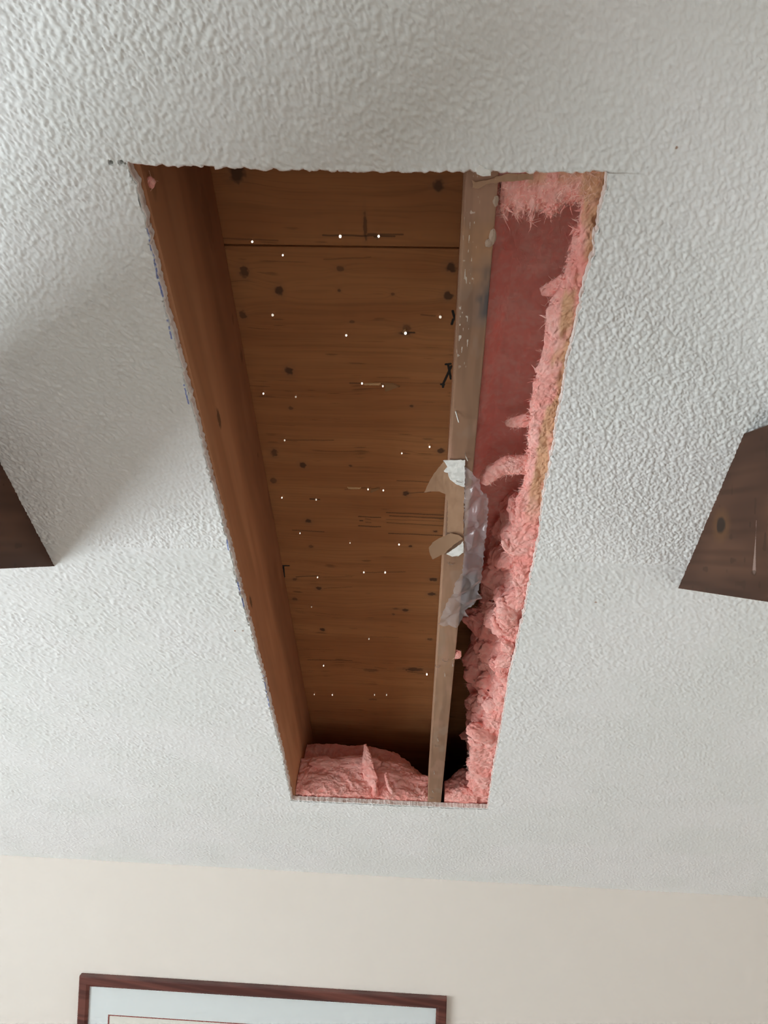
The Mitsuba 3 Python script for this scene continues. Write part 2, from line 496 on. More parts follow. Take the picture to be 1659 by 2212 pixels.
scene['m_plastic'] = {'type': 'blendbsdf', 'weight': .24,
                      'bsdf_0': {'type': 'thindielectric', 'int_ior': 1.5},
                      'bsdf_1': {'type': 'twosided', 'bsdf': {'type': 'principled', 'base_color': rgb((.62, .55, .57)), 'roughness': .16, 'specular': 1.0, 'clearcoat': 1.0, 'clearcoat_gloss': .95}}}

# ---------------------------------------------------------------- the setting
DRY = 0.013
XW0, XW1 = -3.1, 3.0
top_s = RIDGE_Y * SD[1] + (1.15 - RIDGE_Y * math.tan(TH)) * SD[2]
bot_s = YW / math.cos(TH) + (DPL * NR[1] - YW) / math.cos(TH) * 0 if False else (YW - DPL * NR[1]) / SD[1]
HOLE = [(277, 352), (330, 358), (425, 362), (560, 367), (700, 371), (860, 373), (1000, 373), (1031, 371), (1110, 374), (1230, 374), (1290, 372), (1308, 369), (1309, 395), (1293, 460), (1284, 526), (1262, 620), (1244, 692),
        (1219, 812), (1200, 933), (1171, 1089), (1163, 1162), (1130, 1331), (1101, 1456), (1087, 1545), (1066, 1660), (1053, 1747), (900, 1741), (760, 1734), (640, 1729), (632, 1728), (604, 1600), (573, 1474), (519, 1268), (480, 1115),
        (454, 1021), (430, 920), (398, 802), (368, 690), (345, 600), (319, 489), (308, 440), (300, 410), (290, 380)]
hole_uv = [at(*q) for q in HOLE]
hole = rough_poly(hole_uv, .0035, .0030, 5)
ring_o = hole.buffer(.0016)
rect = sbox(XW0, top_s, XW1, bot_s)
saw = [Point(at(240, 350)).buffer(.0024, quad_segs=3), Point(at(262, 350)).buffer(.0027, quad_segs=3), Point(at(270, 353)).buffer(.0016, quad_segs=3)]
board = rect.difference(unary_union([ring_o] + saw))
struct('ceiling', slope_mesh(extr(board, 0, DRY)), 'm_ceiling')
obj('cut_edge', slope_mesh(extr(ring_o.difference(hole), .0012, DRY)), 'm_gypsum', 'ceiling', label='raw grey cut edge of the gypsum board')
# the sprayed coat on the board, as relief where the photo shows it
def hash01(i, j, k):
    h = (i.astype(np.int64) * 374761393 + j.astype(np.int64) * 668265263 + k * 974711) & 0xFFFFFFFF
    h = ((h ^ (h >> 13)) * 1274126177) & 0xFFFFFFFF
    return ((h ^ (h >> 16)) & 0xFFFFFF) / 16777215.0


def blobs(u, s, cell, seed):
    """spatter: one rounded blob of random size in every cell"""
    x, y = u / cell, s / cell
    i0, j0 = np.floor(x), np.floor(y)
    h = np.zeros_like(u)
    for a in (-1, 0, 1):
        for b in (-1, 0, 1):
            i, j = i0 + a, j0 + b
            dx, dy = x - i - hash01(i, j, seed), y - j - hash01(i, j, seed + 1)
            th = hash01(i, j, seed + 2) * np.pi
            st = 1 + .9 * hash01(i, j, seed + 4)
            c, d = np.cos(th), np.sin(th)
            q = (dx * c + dy * d) ** 2 / st + (dy * c - dx * d) ** 2 * st
            sz = .30 + .50 * hash01(i, j, seed + 3) ** 1.5
            v = np.clip(1 - q / sz ** 2, 0, 1)
            h = np.maximum(h, v * v * (3 - 2 * v) * (.35 + .9 * sz))
    return h


def coat(u, s):
    n1 = meshkit.noise(np.stack([u * 230, s * 230, np.full_like(u, 3.3)], -1), 1)
    d = meshkit.noise(np.stack([u * 12, s * 12, np.full_like(u, 2.2)], -1), 4)
    wu, ws_ = u + .0016 * (n1 - .5), s - .0016 * (n1 - .5)
    h = np.maximum(blobs(wu, ws_, .0064, 3), .62 * blobs(wu + .4, ws_, .0040, 23))
    return .0002 + COAT * ((.70 + .45 * d) * h + .38 * n1)


COAT = .0023
CV, CF, nv = [], [], 0
for u0_, u1_, s0_, s1_, h in ((-.80, .62, .16, 1.08, .0015), (-1.62, 1.40, 1.08, bot_s - .0006, .0027)):
    if s0_ > 1:
        pass
    gu, gs = np.meshgrid(np.arange(u0_, u1_, h), np.linspace(s0_, s1_, int((s1_ - s0_) / h)))
    n_, m_ = gu.shape
    ok = ~contains_xy(ring_o, gu, gs)
    for b_ in saw:
        ok &= ~contains_xy(b_, gu, gs)
    if s0_ > 1:
        ok &= np.abs(gu + .13) < .72 + .66 * (gs - 1.0)
    wv = -coat(gu, gs)
    wv[0, :] = wv[-1, :] = 0
    q = grid_idx = (np.arange(n_ - 1)[:, None] * m_ + np.arange(m_ - 1)[None, :])
    good = ok[:-1, :-1] & ok[1:, :-1] & ok[:-1, 1:] & ok[1:, 1:]
    q = q[good]
    CF.append(np.vstack([np.c_[q, q + 1, q + m_ + 1], np.c_[q, q + m_ + 1, q + m_]]) + nv)
    CV.append(np.stack([gu, gs, wv], -1).reshape(-1, 3))
    nv += n_ * m_
CV, CF = np.vstack(CV), np.vstack(CF)
used = np.zeros(len(CV), bool)
used[CF.ravel()] = True
CF = (np.cumsum(used) - 1)[CF]
CV = CV[used]
print('coat triangles', len(CF))
obj('sprayed_coat', trimesh.Trimesh(LW(CV[:, 0], CV[:, 1], CV[:, 2]), CF, process=False), 'm_coat', 'ceiling', smooth=True)
# the other slope, behind the lens
zr = EYE + 1.15 - RIDGE_Y * math.tan(TH)
zk = EYE + 1.15 - YW * math.tan(TH)
yb = 2 * RIDGE_Y - YW


def prism(poly_yz, x0, x1):
    m = trimesh.creation.extrude_polygon(Polygon(poly_yz), x1 - x0, engine='earcut')
    v = np.array(m.vertices)
    return trimesh.Trimesh(np.c_[v[:, 2] + x0, v[:, 0], v[:, 1]], m.faces, process=False)


struct('ceiling_back', prism([(RIDGE_Y, zr), (RIDGE_Y, zr + .02), (yb, zk + .02), (yb, zk)], XW0, XW1), 'm_ceiling')
struct('wall_front', bx(XW0 - .12, XW1 + .12, YW, YW + .12, 0, zk), 'm_wall')


def wall_with_holes(axis, pos, thick, outline, holes):
    pl = Polygon(outline).difference(unary_union([sbox(*h) for h in holes])) if holes else Polygon(outline)
    m = trimesh.creation.extrude_polygon(pl, thick, engine='earcut')
    v = np.array(m.vertices)
    if axis == 'x':
        return trimesh.Trimesh(np.c_[v[:, 2] + pos, v[:, 0], v[:, 1]], m.faces, process=False)
    return trimesh.Trimesh(np.c_[v[:, 0], v[:, 2] + pos, v[:, 1]], m.faces[:, ::-1], process=False)


gable = [(yb, 0), (YW, 0), (YW, zk), (RIDGE_Y, zr), (yb, zk)]
WL = (-1.75, .95, 1.2, 2.3)                   # left gable window: y0, z0, y1, z1
WR = (-1.7, .9, .3, 2.1)
struct('wall_left', wall_with_holes('x', XW0 - .12, .12, gable, [WL]), 'm_wall')
struct('wall_right', wall_with_holes('x', XW1, .12, gable, [WR]), 'm_wall')
WB = [(-.75, .5, .15, 1.42)]
struct('wall_back', wall_with_holes('y', yb - .12, .12, [(XW0 - .12, 0), (XW1 + .12, 0), (XW1 + .12, zk), (XW0 - .12, zk)], WB), 'm_wall')
struct('floor', bx(XW0 - .12, XW1 + .12, yb - .12, YW + .12, -.05, 0), 'm_floor')


def window(n, axis, pos, inward, rect4, radiance):
    """frame, sash bars and the bright overcast day in the pane"""
    a0, z0, a1, z1 = rect4
    k = f'window_{n}'
    parts = [(a0, a0 + .05, z0, z1), (a1 - .05, a1, z0, z1), (a0, a1, z0, z0 + .05), (a0, a1, z1 - .05, z1), ((a0 + a1) / 2 - .02, (a0 + a1) / 2 + .02, z0, z1)]
    ms = []
    for p0, p1, q0, q1 in parts:
        lo, hi = (pos - .03, pos + .03)
        ms.append(bx(lo, hi, p0, p1, q0, q1) if axis == 'x' else bx(p0, p1, lo, hi, q0, q1))
    scene[k + '__sash'] = mikit.ply(trimesh.util.concatenate(ms), 'm_white')
    labels[k] = {'kind': 'structure'}
    c = pos
    if axis == 'x':
        v = [(c, a0, z0), (c, a1, z0), (c, a1, z1), (c, a0, z1)]
    else:
        v = [(a0, c, z0), (a1, c, z0), (a1, c, z1), (a0, c, z1)]
    f = [[0, 1, 2], [0, 2, 3]]
    m = trimesh.Trimesh(v, f, process=False)
    if np.dot(m.face_normals[0], inward) < 0:
        m = trimesh.Trimesh(v, [[0, 2, 1], [0, 3, 2]], process=False)
    scene[k + '__pane'] = {**mikit.ply(m, 'm_white'), 'emitter': {'type': 'area', 'radiance': rgb(radiance)}}


window(1, 'x', XW0 - .05, (1, 0, 0), WL, WIN_LEFT)
window(2, 'x', XW1 + .05, (-1, 0, 0), WR, WIN_RIGHT)
for i, b in enumerate(WB):
    window(3 + i, 'y', yb - .05, (0, 1, 0), b, WIN_BACK)

# roof over the cavity
struct('roof', slope_mesh(trimesh.util.concatenate([extr(sbox(XW0, top_s - .3, XW1, bot_s + .35), WS + .016, WS + .05)])), 'm_black')

# ---------------------------------------------------------------- rafters and sheathing
JS = at(740, 533, WS)[1]                      # joint between the sheets of plywood
for lab, s0, s1 in (('knotty brown plywood roof sheet with many nail tips and a black X, below the joint', JS + .0016, bot_s + .10),
                    ('narrow strip of brown plywood roof sheet above the dark joint at the opening top', top_s + .05, JS - .0016)):
    t = thing('plywood_sheet', lab, 'plywood sheet')
    obj('panel', slope_mesh(bevel_box((-.70, s0, WS), (.62, s1, WS + .0125), .0008)), 'm_plywood', t)
    SHEETS = globals().setdefault('SHEETS', []) + [t]
    globals()['SHEETS'] = SHEETS
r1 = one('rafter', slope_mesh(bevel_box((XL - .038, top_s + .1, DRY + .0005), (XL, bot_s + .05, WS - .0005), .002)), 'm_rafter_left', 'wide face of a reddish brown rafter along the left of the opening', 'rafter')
one('rafter', slope_mesh(bevel_box((XM + .006, top_s + .1, DRY + .091), (XM + .0395, bot_s + .05, WS - .0005), .002)), 'm_rafter_left', 'dark rafter in the cavity directly above the narrow wooden strip', 'rafter')
r2 = thing('wooden_strip', 'narrow pale brown wooden strip running down the opening beside the pink wool', 'wooden strip')


def bow(s):
    return np.interp(s, [0, .4, .62, .86, 1.1, 1.6, 2.15, 2.4], [-.0015, -.0008, .0008, .0008, 0, -.0018, -.0038, -.004])


def strip_mesh():
    """a two-by-four on edge, slightly bowed, with eased arrises"""
    ns_ = 60
    ss_ = np.linspace(top_s + .1, bot_s + .02, ns_)
    r_ = .0025
    w0_, w1_ = DRY + .0005, DRY + .0895
    prof = []
    for cx_, cw_, a0_ in ((.038 - r_, w1_ - r_, 0), (r_, w1_ - r_, 90), (r_, w0_ + r_, 180), (.038 - r_, w0_ + r_, 270)):
        for a_ in (0, 45, 90):
            t_ = math.radians(a0_ + a_)
            prof.append((cx_ + r_ * math.cos(t_), cw_ + r_ * math.sin(t_)))
    prof = np.array(prof)
    G_ = np.stack([XM + bow(ss_)[:, None] + prof[None, :, 0], np.broadcast_to(ss_[:, None], (ns_, len(prof))), np.broadcast_to(prof[None, :, 1], (ns_, len(prof)))], -1)
    return G_


STRIP = strip_mesh()

# nail tips (the strip itself is added with the wool helpers below)
WBC = np.array([-.3, yb, .96])                # cut ends mostly face the rear window
NAILS = [(545, 522, 1), (735, 510, 1.3), (818, 510, 1.1), (611, 551, .9), (589, 680, 1.2), (951, 684, 1.3), (748, 724, 1.1), (876, 719, 1.4), (782, 828, 1), (827, 834, .9), (569, 850, .9), (639, 857, 1), (615, 951, .9),
         (868, 979, .9), (928, 965, 1), (795, 1057, .9), (828, 1059, 1), (609, 1075, .9), (683, 1079, 1), (648, 1152, .7), (756, 1173, .7), (862, 1176, 1), (786, 1236, 1), (832, 1236, 1.2), (686, 1247, .9), (673, 1311, .9),
         (797, 1380, 1), (699, 1438, .9), (922, 1456, 1.3), (679, 1500, .9), (718, 1501, .9), (809, 1501, .9), (835, 1501, .9)]
for x, y, k in NAILS:
    u, s = at(x, y, WS - .006)
    par = SHEETS[0] if s > JS else SHEETS[1]
    rr = .0019 * k
    # a square shank cut to a slanting chisel point
    pw = LW(u, s, WS)
    hv = (ORG - pw) / np.linalg.norm(ORG - pw) + (WBC - pw) / np.linalg.norm(WBC - pw)
    hv = hv / np.linalg.norm(hv)
    fa = np.array([hv[0], hv @ SD, hv @ NR]) + rng.normal(0, .05, 3)
    fa /= np.linalg.norm(fa)
    hgt = .0045 + .0020 * k
    an = np.linspace(0, 2 * np.pi, 8, endpoint=False) + rng.uniform(0, .7)
    low = np.c_[u + rr * np.cos(an), s + rr * np.sin(an)]
    zc = WS - hgt - (fa[0] * (low[:, 0] - u) + fa[1] * (low[:, 1] - s)) / fa[2]
    m = trimesh.convex.convex_hull(np.vstack([np.c_[low, np.full(8, WS + .002)], np.c_[low, np.minimum(zc, WS - .0006)]]))
    m = slope_mesh(m)
    obj('nail_tip', m, 'm_nail', par)


def splinter(px, pal, par):
    q = np.array([at(x, y, WS - .001) for x, y in px])
    c = q.mean(0)
    top = np.c_[q, np.full(len(q), WS - .0002)]
    low = np.c_[c + (q - c) * .8, WS - .0022 - .002 * np.linspace(0, 1, len(q))]
    h = trimesh.convex.convex_hull(np.vstack([top, low]))
    obj('splinter', slope_mesh(h), 'm_splinter_pale' if pal else 'm_splinter', par)


splinter([(829, 828), (852, 828), (865, 834), (845, 840), (832, 846)], False, SHEETS[0])
splinter([(783, 828), (822, 827), (823, 831), (784, 830)], True, SHEETS[0])
splinter([(801, 1057), (818, 1053), (821, 1055), (800, 1064)], False, SHEETS[0])
splinter([(750, 1052), (780, 1053), (780, 1055), (750, 1054)], True, SHEETS[0])
splinter([(806, 511), (818, 512), (816, 518)], False, SHEETS[1])
splinter([(866, 717), (876, 706), (880, 717), (876, 724)], False, SHEETS[0])

# ---------------------------------------------------------------- tie beams of the open roof
for x0, x1, lab in ((BXL - .09, BXL, 'dark brown tie beam meeting the ceiling at the left edge of the photo'), (BXR, BXR + .09, 'dark brown tie beam with a knot and a pale scratch, right of the opening')):
    zt, zb = EYE + .183, EYE - .054

    def yy(z, g=.0015):
        return (EYE + 1.15 - z) / math.tan(TH) - g
    pl = [(yy(zb), zb), (yy(zt), zt), (2 * RIDGE_Y - yy(zt), zt), (2 * RIDGE_Y - yy(zb), zb)]
    m = prism(pl, x0, x1)
    one('tie_beam', m, 'm_beam', lab, 'beam')

# ---------------------------------------------------------------- pink insulation
def disp(G, amp, seed, fr=1.0, closed=True):
    """(n, m, 3) grid in (u, s, w) pushed along its normals by clumpy noise"""
    gs = np.gradient(G, axis=0)
    if closed:
        gt = (np.roll(G, -1, 1) - np.roll(G, 1, 1)) / 2
    else:
        gt = np.gradient(G, axis=1)
    n = np.cross(gs, gt)
    n /= np.linalg.norm(n, axis=2, keepdims=True) + 1e-12
    q = G * fr
    warp = np.stack([meshkit.fbm(q * 22 + 5 * k, 2, seed + 40 + k) for k in range(3)], -1) - .5
    a = meshkit.fbm(q * 24 + warp * .9, 3, seed) - .5
    b = 1 - np.abs(2 * meshkit.fbm(q * 58 + warp * 1.8, 3, seed + 11) - 1)
    c = meshkit.fbm(q * 230 + warp * 3, 2, seed + 21) - .5
    return G + n * (amp * (1.7 * a + .9 * (b - .72) + .28 * c))[..., None]


def grid_faces(n, m, closed):
    i, j = np.meshgrid(np.arange(n - 1), np.arange(m if closed else m - 1), indexing='ij')
    a, b, c, d = i * m + j, i * m + (j + 1) % m, (i + 1) * m + (j + 1) % m, (i + 1) * m + j
    q = np.stack([a, b, c, d], -1).reshape(-1, 4)
    return np.vstack([q[:, [0, 1, 2]], q[:, [0, 2, 3]]])


def loft(keys, params, ns, nt, axis):
    """keys (n, K, 2) of closed cross-sections at params -> (ns, nt, 3) grid of (u, s, w); axis 's': section in (u, w); 'u': section in (s, w)"""
    keys, params = np.array(keys, float), np.array(params, float)
    pp = np.linspace(params[0], params[-1], ns)
    sec = np.stack([[np.interp(pp, params, keys[:, k, c]) for c in range(2)] for k in range(keys.shape[1])], 0)   # K,2,ns
    sec = sec.transpose(2, 0, 1)
    K = sec.shape[1]
    tt = np.linspace(0, K, nt, endpoint=False)
    i = np.floor(tt).astype(int)
    f = (tt - i)[None, :, None]
    P = [sec[:, (i + o) % K] for o in (-1, 0, 1, 2)]
    cr = .5 * (2 * P[1] + (P[2] - P[0]) * f + (2 * P[0] - 5 * P[1] + 4 * P[2] - P[3]) * f ** 2 + (3 * P[1] - P[0] - 3 * P[2] + P[3]) * f ** 3)
    cr = .5 * cr + .5 * (P[1] * (1 - f) + P[2] * f)
    S = np.broadcast_to(pp[:, None], cr.shape[:2])
    return np.stack([cr[..., 0], S, cr[..., 1]], -1) if axis == 's' else np.stack([S, cr[..., 0], cr[..., 1]], -1)


def capped(G):
    n, m = G.shape[:2]
    f = grid_faces(n, m, True)
    v = G.reshape(-1, 3)
    c0, c1 = G[0].mean(0), G[-1].mean(0)
    N = len(v)
    j = np.arange(m)
    f = np.vstack([f, np.c_[np.full(m, N), (j + 1) % m, j], np.c_[np.full(m, N + 1), (n - 1) * m + j, (n - 1) * m + (j + 1) % m]])
    v = np.vstack([v, c0, c1])
    return trimesh.Trimesh(LW(v[:, 0], v[:, 1], v[:, 2]), f, process=False)


def out(m):
    if m.volume < 0:
        m.invert()
    return m


def wisps(points, n, length, seed, rad=.00022, spread=1.0):
    """thin loose glass fibres: one mesh"""
    r = np.random.default_rng(seed)
    ms = []
    for k in r.integers(0, len(points), n):
        p = points[k] + r.normal(0, .0012, 3)
        d = r.normal(0, 1, 3) * spread + np.array([-.5, 0, -.25])
        d /= np.linalg.norm(d)
        e = r.normal(0, 1, 3)
        L = length * r.uniform(.4, 1.3)
        t = np.linspace(-.3, 1, 4)[:, None]
        q = p + d * L * t + e * L * .30 * t ** 2
        ms.append(tube(LW(q[:, 0], q[:, 1], q[:, 2]), rad * np.array([1, 1, .9, .4]), 3))
    return trimesh.util.concatenate(ms)


obj('timber', out(capped(STRIP)), 'm_rafter', r2, smooth=40)
batt = thing('insulation_batt', 'torn pink wool filling the bay between the narrow wooden strip and the right cut edge', 'insulation')
UR = XM + .0405                               # right face of the middle rafter
UN = .436                                     # next rafter, hidden above the ceiling board
# deep torn face of the wool, smooth and dark
nS, nT = 300, 80
keys, prm = [], []
for s in np.linspace(.16, 1.42, 16):
    dz = .128 + .012 * math.sin(s * 6) + .10 * min(1, max(0, (s - 1.05) / .35))
    keys.append([(UR + .002, dz - .008), (.11, dz + .006), (.15, dz + .002), (.19, dz - .012), (.26, dz - .03), (.42, dz - .03), (.42, .28), (.25, .29), (UR + .002, .28)])
    prm.append(s)
G = disp(loft(keys, prm, nS, nT * 2, 's'), .009, 3, .55)
G[..., 0] = np.maximum(G[..., 0], UR + .001)
G[..., 2] = np.minimum(G[..., 2], WS - .004)
obj('core', out(capped(G)), 'm_pink', batt, smooth=True)

# torn layer along the right cut edge
NOSE = [(1247, 440), (1245, 470), (1243, 500), (1235, 545), (1222, 590), (1216, 625), (1190, 665), (1185, 705), (1183, 745), (1168, 790), (1155, 830), (1148, 880), (1143, 920), (1140, 970), (1138, 1010), (1132, 1050), (1114, 1085), (1118, 1120),
        (1102, 1150), (1090, 1180), (1103, 1212), (1106, 1250), (1112, 1275), (1085, 1310), (1072, 1345), (1090, 1372), (1082, 1420), (1073, 1455), (1085, 1478), (1062, 1530), (1050, 1560), (1023, 1582), (1020, 1620), (1013, 1665), (1020, 1690),
        (1022, 1735)]
nose = np.array([at(x, y, .030) for x, y in NOSE])
DEEP = [(1100, 1050), (1074, 1120), (1058, 1180), (1046, 1240), (1040, 1290), (1030, 1340), (1022, 1380), (1010, 1412), (1012, 1440), (1015, 1490), (1020, 1540), (1026, 1590), (1030, 1650)]
deep = np.array([at(x, y, .165) for x, y in DEEP])
keys, prm = [], []
s_list = np.unique(np.r_[np.linspace(.30, nose[0, 1], 3), nose[:, 1], np.linspace(nose[-1, 1], 2.32, 3)])
cut_u = lambda s: np.interp(s, [p[1] for p in hole_uv[11:26]], [p[0] for p in hole_uv[11:26]])
for s in s_list:
    un = float(np.interp(s, nose[:, 1], nose[:, 0]))
    kk = float(np.clip((s - deep[0, 1] + .05) / .12, 0, 1))
    ud = float(np.interp(s, deep[:, 1], deep[:, 0]))
    ui = (un + .012) * (1 - kk) + (un * .65 + ud * .35 + .006) * kk
    ud = (un + .03) * (1 - kk) + ud * kk
    uc = float(cut_u(s))
    keys.append([(.42, DRY + .002), (uc + .02, DRY + .004), (max(uc - .012, un + .010), DRY + .0045), (un + .004, DRY + .009), (un, DRY + .022), (ui, .062 + .02 * kk), (ud, .092 + .060 * kk), (ud + .012, .125 + .085 * kk), (.24, .165 + .09 * kk), (.42, .165 + .09 * kk)])
    prm.append(s)
G = loft(keys, prm, 900, 150, 's')
amp = np.interp(G[..., 1], [.3, .9, 1.15, 2.0], [.0080, .0085, .012, .013])
G = disp(G, amp, 17)
# stay above the gypsum board outside the opening, and off the next rafter
ucut = np.interp(G[..., 1], [p[1] for p in hole_uv[11:26]], [p[0] for p in hole_uv[11:26]])
lim = np.where(G[..., 0] > ucut - .004, DRY + .0006, .004)
lim = np.where(G[..., 1] > 2.12, DRY + .0006, lim)
G[..., 2] = np.maximum(G[..., 2], lim)
G[..., 0] = np.clip(G[..., 0], UR + .001, UN - .003)
LR = np.random.default_rng(91)


def lump(u, s, w, r, seed, sub=4, turn=np.pi / 2):
    m = trimesh.creation.icosphere(subdivisions=sub)
    v = np.array(m.vertices)
    q = v * 1.5 + seed * 3.1
    wp = np.stack([meshkit.fbm(q * 1.3 + 7 * k, 2, seed + k) for k in range(3)], -1) - .5
    k = .42 + 1.05 * meshkit.fbm(q + wp * 1.6, 4, seed) + .34 * (1 - np.abs(2 * meshkit.fbm(q * 2.6 + wp * 2.4, 3, seed + 3) - 1)) + .16 * (meshkit.fbm(q * 8 + wp * 6, 2, seed) - .5)
    a = LR.uniform(-turn, turn)
    c, d = math.cos(a), math.sin(a)
    v = v * k[:, None] * np.array(r)
    v = np.stack([v[:, 0] * c - v[:, 1] * d, v[:, 0] * d + v[:, 1] * c, v[:, 2]], 1) + [u, s, w]
    v[:, 0] = np.maximum(v[:, 0], UR + .001)
    lim = np.where(v[:, 0] > cut_u(v[:, 1]) - .003, DRY + .0008, DRY - .012)
    v[:, 2] = np.clip(v[:, 2], np.where(v[:, 1] > 2.15, DRY + .0008, lim), WS - .004)
    return out(trimesh.Trimesh(LW(v[:, 0], v[:, 1], v[:, 2]), m.faces, process=False))


def XYZ_to_usw(v):
    q = np.asarray(v) - ORG
    return np.stack([q[:, 0], q @ SD, q @ NR - DPL], 1)


def strands(points, n, seed, L=(.008, .024), rad=(.0007, .0018), lean=(-1.0, .1, -.15)):
    r = np.random.default_rng(seed)
    ms = []
    for k in r.integers(0, len(points), n):
        p = points[k]
        d = np.array(lean) + r.normal(0, .55, 3)
        d /= np.linalg.norm(d)
        e = r.normal(0, 1, 3)
        l, q = r.uniform(*L), r.uniform(*rad)
        t = np.linspace(-.4, 1, 6)[:, None]
        x = p + d * l * t + e * l * .35 * t ** 2
        x[:, 0] = np.maximum(x[:, 0], UR + .0015)
        ms.append(tube(LW(x[:, 0], x[:, 1], x[:, 2]), q * np.array([1.2, 1, .85, .6, .3, .05]), 5))
    return trimesh.util.concatenate(ms)


extra = []
nz = lambda s: float(np.interp(s, nose[:, 1], nose[:, 0]))
dp = lambda s: float(np.interp(s, deep[:, 1], deep[:, 0]))
for i, s in enumerate(np.arange(1.02, 2.16, .030)):
    for j in range(2):
        t = LR.uniform(0, 1)
        s2 = s + LR.uniform(-.02, .02)
        k = min(1, max(0, (s2 - 1.0) / .2))
        uu = nz(s2) * (1 - t) + (dp(s2) if s2 > deep[0, 1] else nz(s2) + .03) * t
        r = LR.uniform(.009, .021) * (1 + .5 * t)
        extra.append(lump(uu + r * .8, s2, .024 + .13 * t + LR.uniform(-.006, .006), (r, r * LR.uniform(1.0, 2.2), r * LR.uniform(.6, 1.0)), i * 2 + j, 3, .9))
up = G[:, 50:85].reshape(-1, 3)
extra.append(strands(up[(up[:, 1] > .45) & (up[:, 1] < 1.1)], 90, 79, (.004, .011), (.0016, .0034), (-.9, .25, .1)))
ed = G[:, 45:95].reshape(-1, 3)
ed = ed[(ed[:, 1] > .42) & (ed[:, 1] < 2.2)]
extra.append(strands(ed, 120, 77, (.006, .018), (.0006, .0016)))
obj('torn_edge', trimesh.util.concatenate([out(capped(G))] + extra), 'm_pink_tan', batt, smooth=True)
ed = ed[(ed[:, 1] > .42) & (ed[:, 1] < 2.2)]
obj('loose_fibre', wisps(np.vstack([ed] + [XYZ_to_usw(m.vertices) for m in extra[:-2]]), 8500, .008, 5, .00022), 'm_wisp', batt, kind='stuff')

# torn layer along the top of the opening, with teeth hanging down the slope
TEETH = [(1070, 420), (1078, 440), (1084, 478), (1094, 462), (1104, 455), (1112, 468), (1120, 472), (1128, 462), (1140, 460), (1147, 486), (1153, 462), (1164, 452), (1175, 450), (1184, 462), (1190, 478), (1198, 462), (1212, 448), (1226, 440), (1240, 438),
         (1256, 442), (1290, 446)]
teeth = np.array([at(x, y, .026) for x, y in TEETH])
keys, prm = [], []
for u, s in teeth:
    keys.append([(.16, DRY + .002), (.375, DRY + .003), (.405, DRY + .004), (s - .014, DRY + .008), (s, DRY + .016), (s - .012, .045), (.36, .080), (.16, .085)])
    prm.append(u)
o = np.argsort(prm)
G = disp(loft(np.array(keys)[o], np.array(prm)[o], 260, 150, 'u'), .0045, 29)
lim = np.where(G[..., 1] < .402, DRY + .0006, .004)
G[..., 2] = np.maximum(G[..., 2], lim)
G[..., 0] = np.maximum(G[..., 0], UR + .001)
ed = G[:, 55:90].reshape(-1, 3)
ed = ed[ed[:, 1] > .44]
obj('torn_edge', trimesh.util.concatenate([out(capped(G)), strands(ed, 46, 78, (.006, .016), (.0014, .0030), (0, 1.0, .1))]), 'm_pink_tan', batt, smooth=True)
obj('loose_fibre', wisps(G[:, 20:100].reshape(-1, 3), 1600, .009, 9), 'm_wisp', batt, kind='stuff')


def tongue(spine, widths, thick, amp, seed, parent, name, ns=70, nt=40, ws=None, wisp=0):
    """a flattened tuft along a spine of photo points (x, y, depth)"""
    sp = np.array([(*at(x, y, w), w) for x, y, w in spine])
    t = np.linspace(0, 1, len(sp))
    tt = np.linspace(0, 1, ns)
    P = np.stack([PchipInterpolator(t, sp[:, k])(tt) for k in range(3)], 1)
    wd = PchipInterpolator(t, widths)(tt)
    d = np.gradient(P, axis=0)
    d /= np.linalg.norm(d, axis=1, keepdims=True)
    side = np.cross(d, [0, 0, 1.0])
    side /= np.linalg.norm(side, axis=1, keepdims=True)
    nn = np.cross(side, d)
    a = np.linspace(0, 2 * np.pi, nt, endpoint=False)
    G = P[:, None] + side[:, None] * (np.cos(a) * 1.0)[None, :, None] * wd[:, None, None] + nn[:, None] * np.sin(a)[None, :, None] * np.minimum(thick, wd * .8)[:, None, None]
    G = disp(G, amp, seed, 1.3)
    k = obj(name, out(capped(G)), 'm_pink', parent, smooth=True)
    if wisp:
        obj('loose_fibre', wisps(G[:, :].reshape(-1, 3), wisp, .008, seed + 3), 'm_wisp', parent, kind='stuff')
    return k


tongue([(1150, 1000, .045), (1110, 1003, .040), (1075, 1015, .038), (1044, 1040, .036)], [.018, .018, .016, .009], .009, .006, 31, batt, 'torn_flap', wisp=220)
tongue([(1225, 600, .05), (1200, 618, .055), (1170, 630, .060)], [.010, .010, .006], .006, .006, 33, batt, 'torn_flap', wisp=60)
tongue([(1145, 905, .05), (1115, 912, .055), (1092, 914, .060)], [.012, .012, .006], .006, .006, 35, batt, 'torn_flap', wisp=60)
tongue([(1120, 1165, .03), (1100, 1185, .022), (1086, 1168, .020)], [.012, .008, .002], .006, .003, 37, batt, 'torn_flap', wisp=16)
# paper-faced curl low in the bay
tongue([(1065, 1330, .03), (1075, 1358, .020), (1100, 1372, .018)], [.003, .005, .004], .003, .001, 39, batt, 'torn_flap')

# the wool closing the lower end of the right bay
lowr = thing('insulation_batt', 'small ragged pink wool lump at the bottom right corner, right of the narrow wooden strip', 'insulation')
keys, prm = [], []
for u in np.linspace(UR + .002, .168, 8):
    tp = .085 + .02 * math.sin(u * 60)
    keys.append([(2.50, DRY + .002), (2.20, DRY + .003), (2.145, DRY + .004), (2.135, DRY + .02), (2.16, tp), (2.26, tp + .02), (2.50, tp + .02)])
    prm.append(u)
G = disp(loft(keys, prm, 120, 220, 'u'), .009, 51)
G[..., 2] = np.maximum(G[..., 2], DRY + .0006)
G[..., 0] = np.maximum(G[..., 0], UR + .001)
obj('wool', out(capped(G)), 'm_pink', lowr, smooth=True)

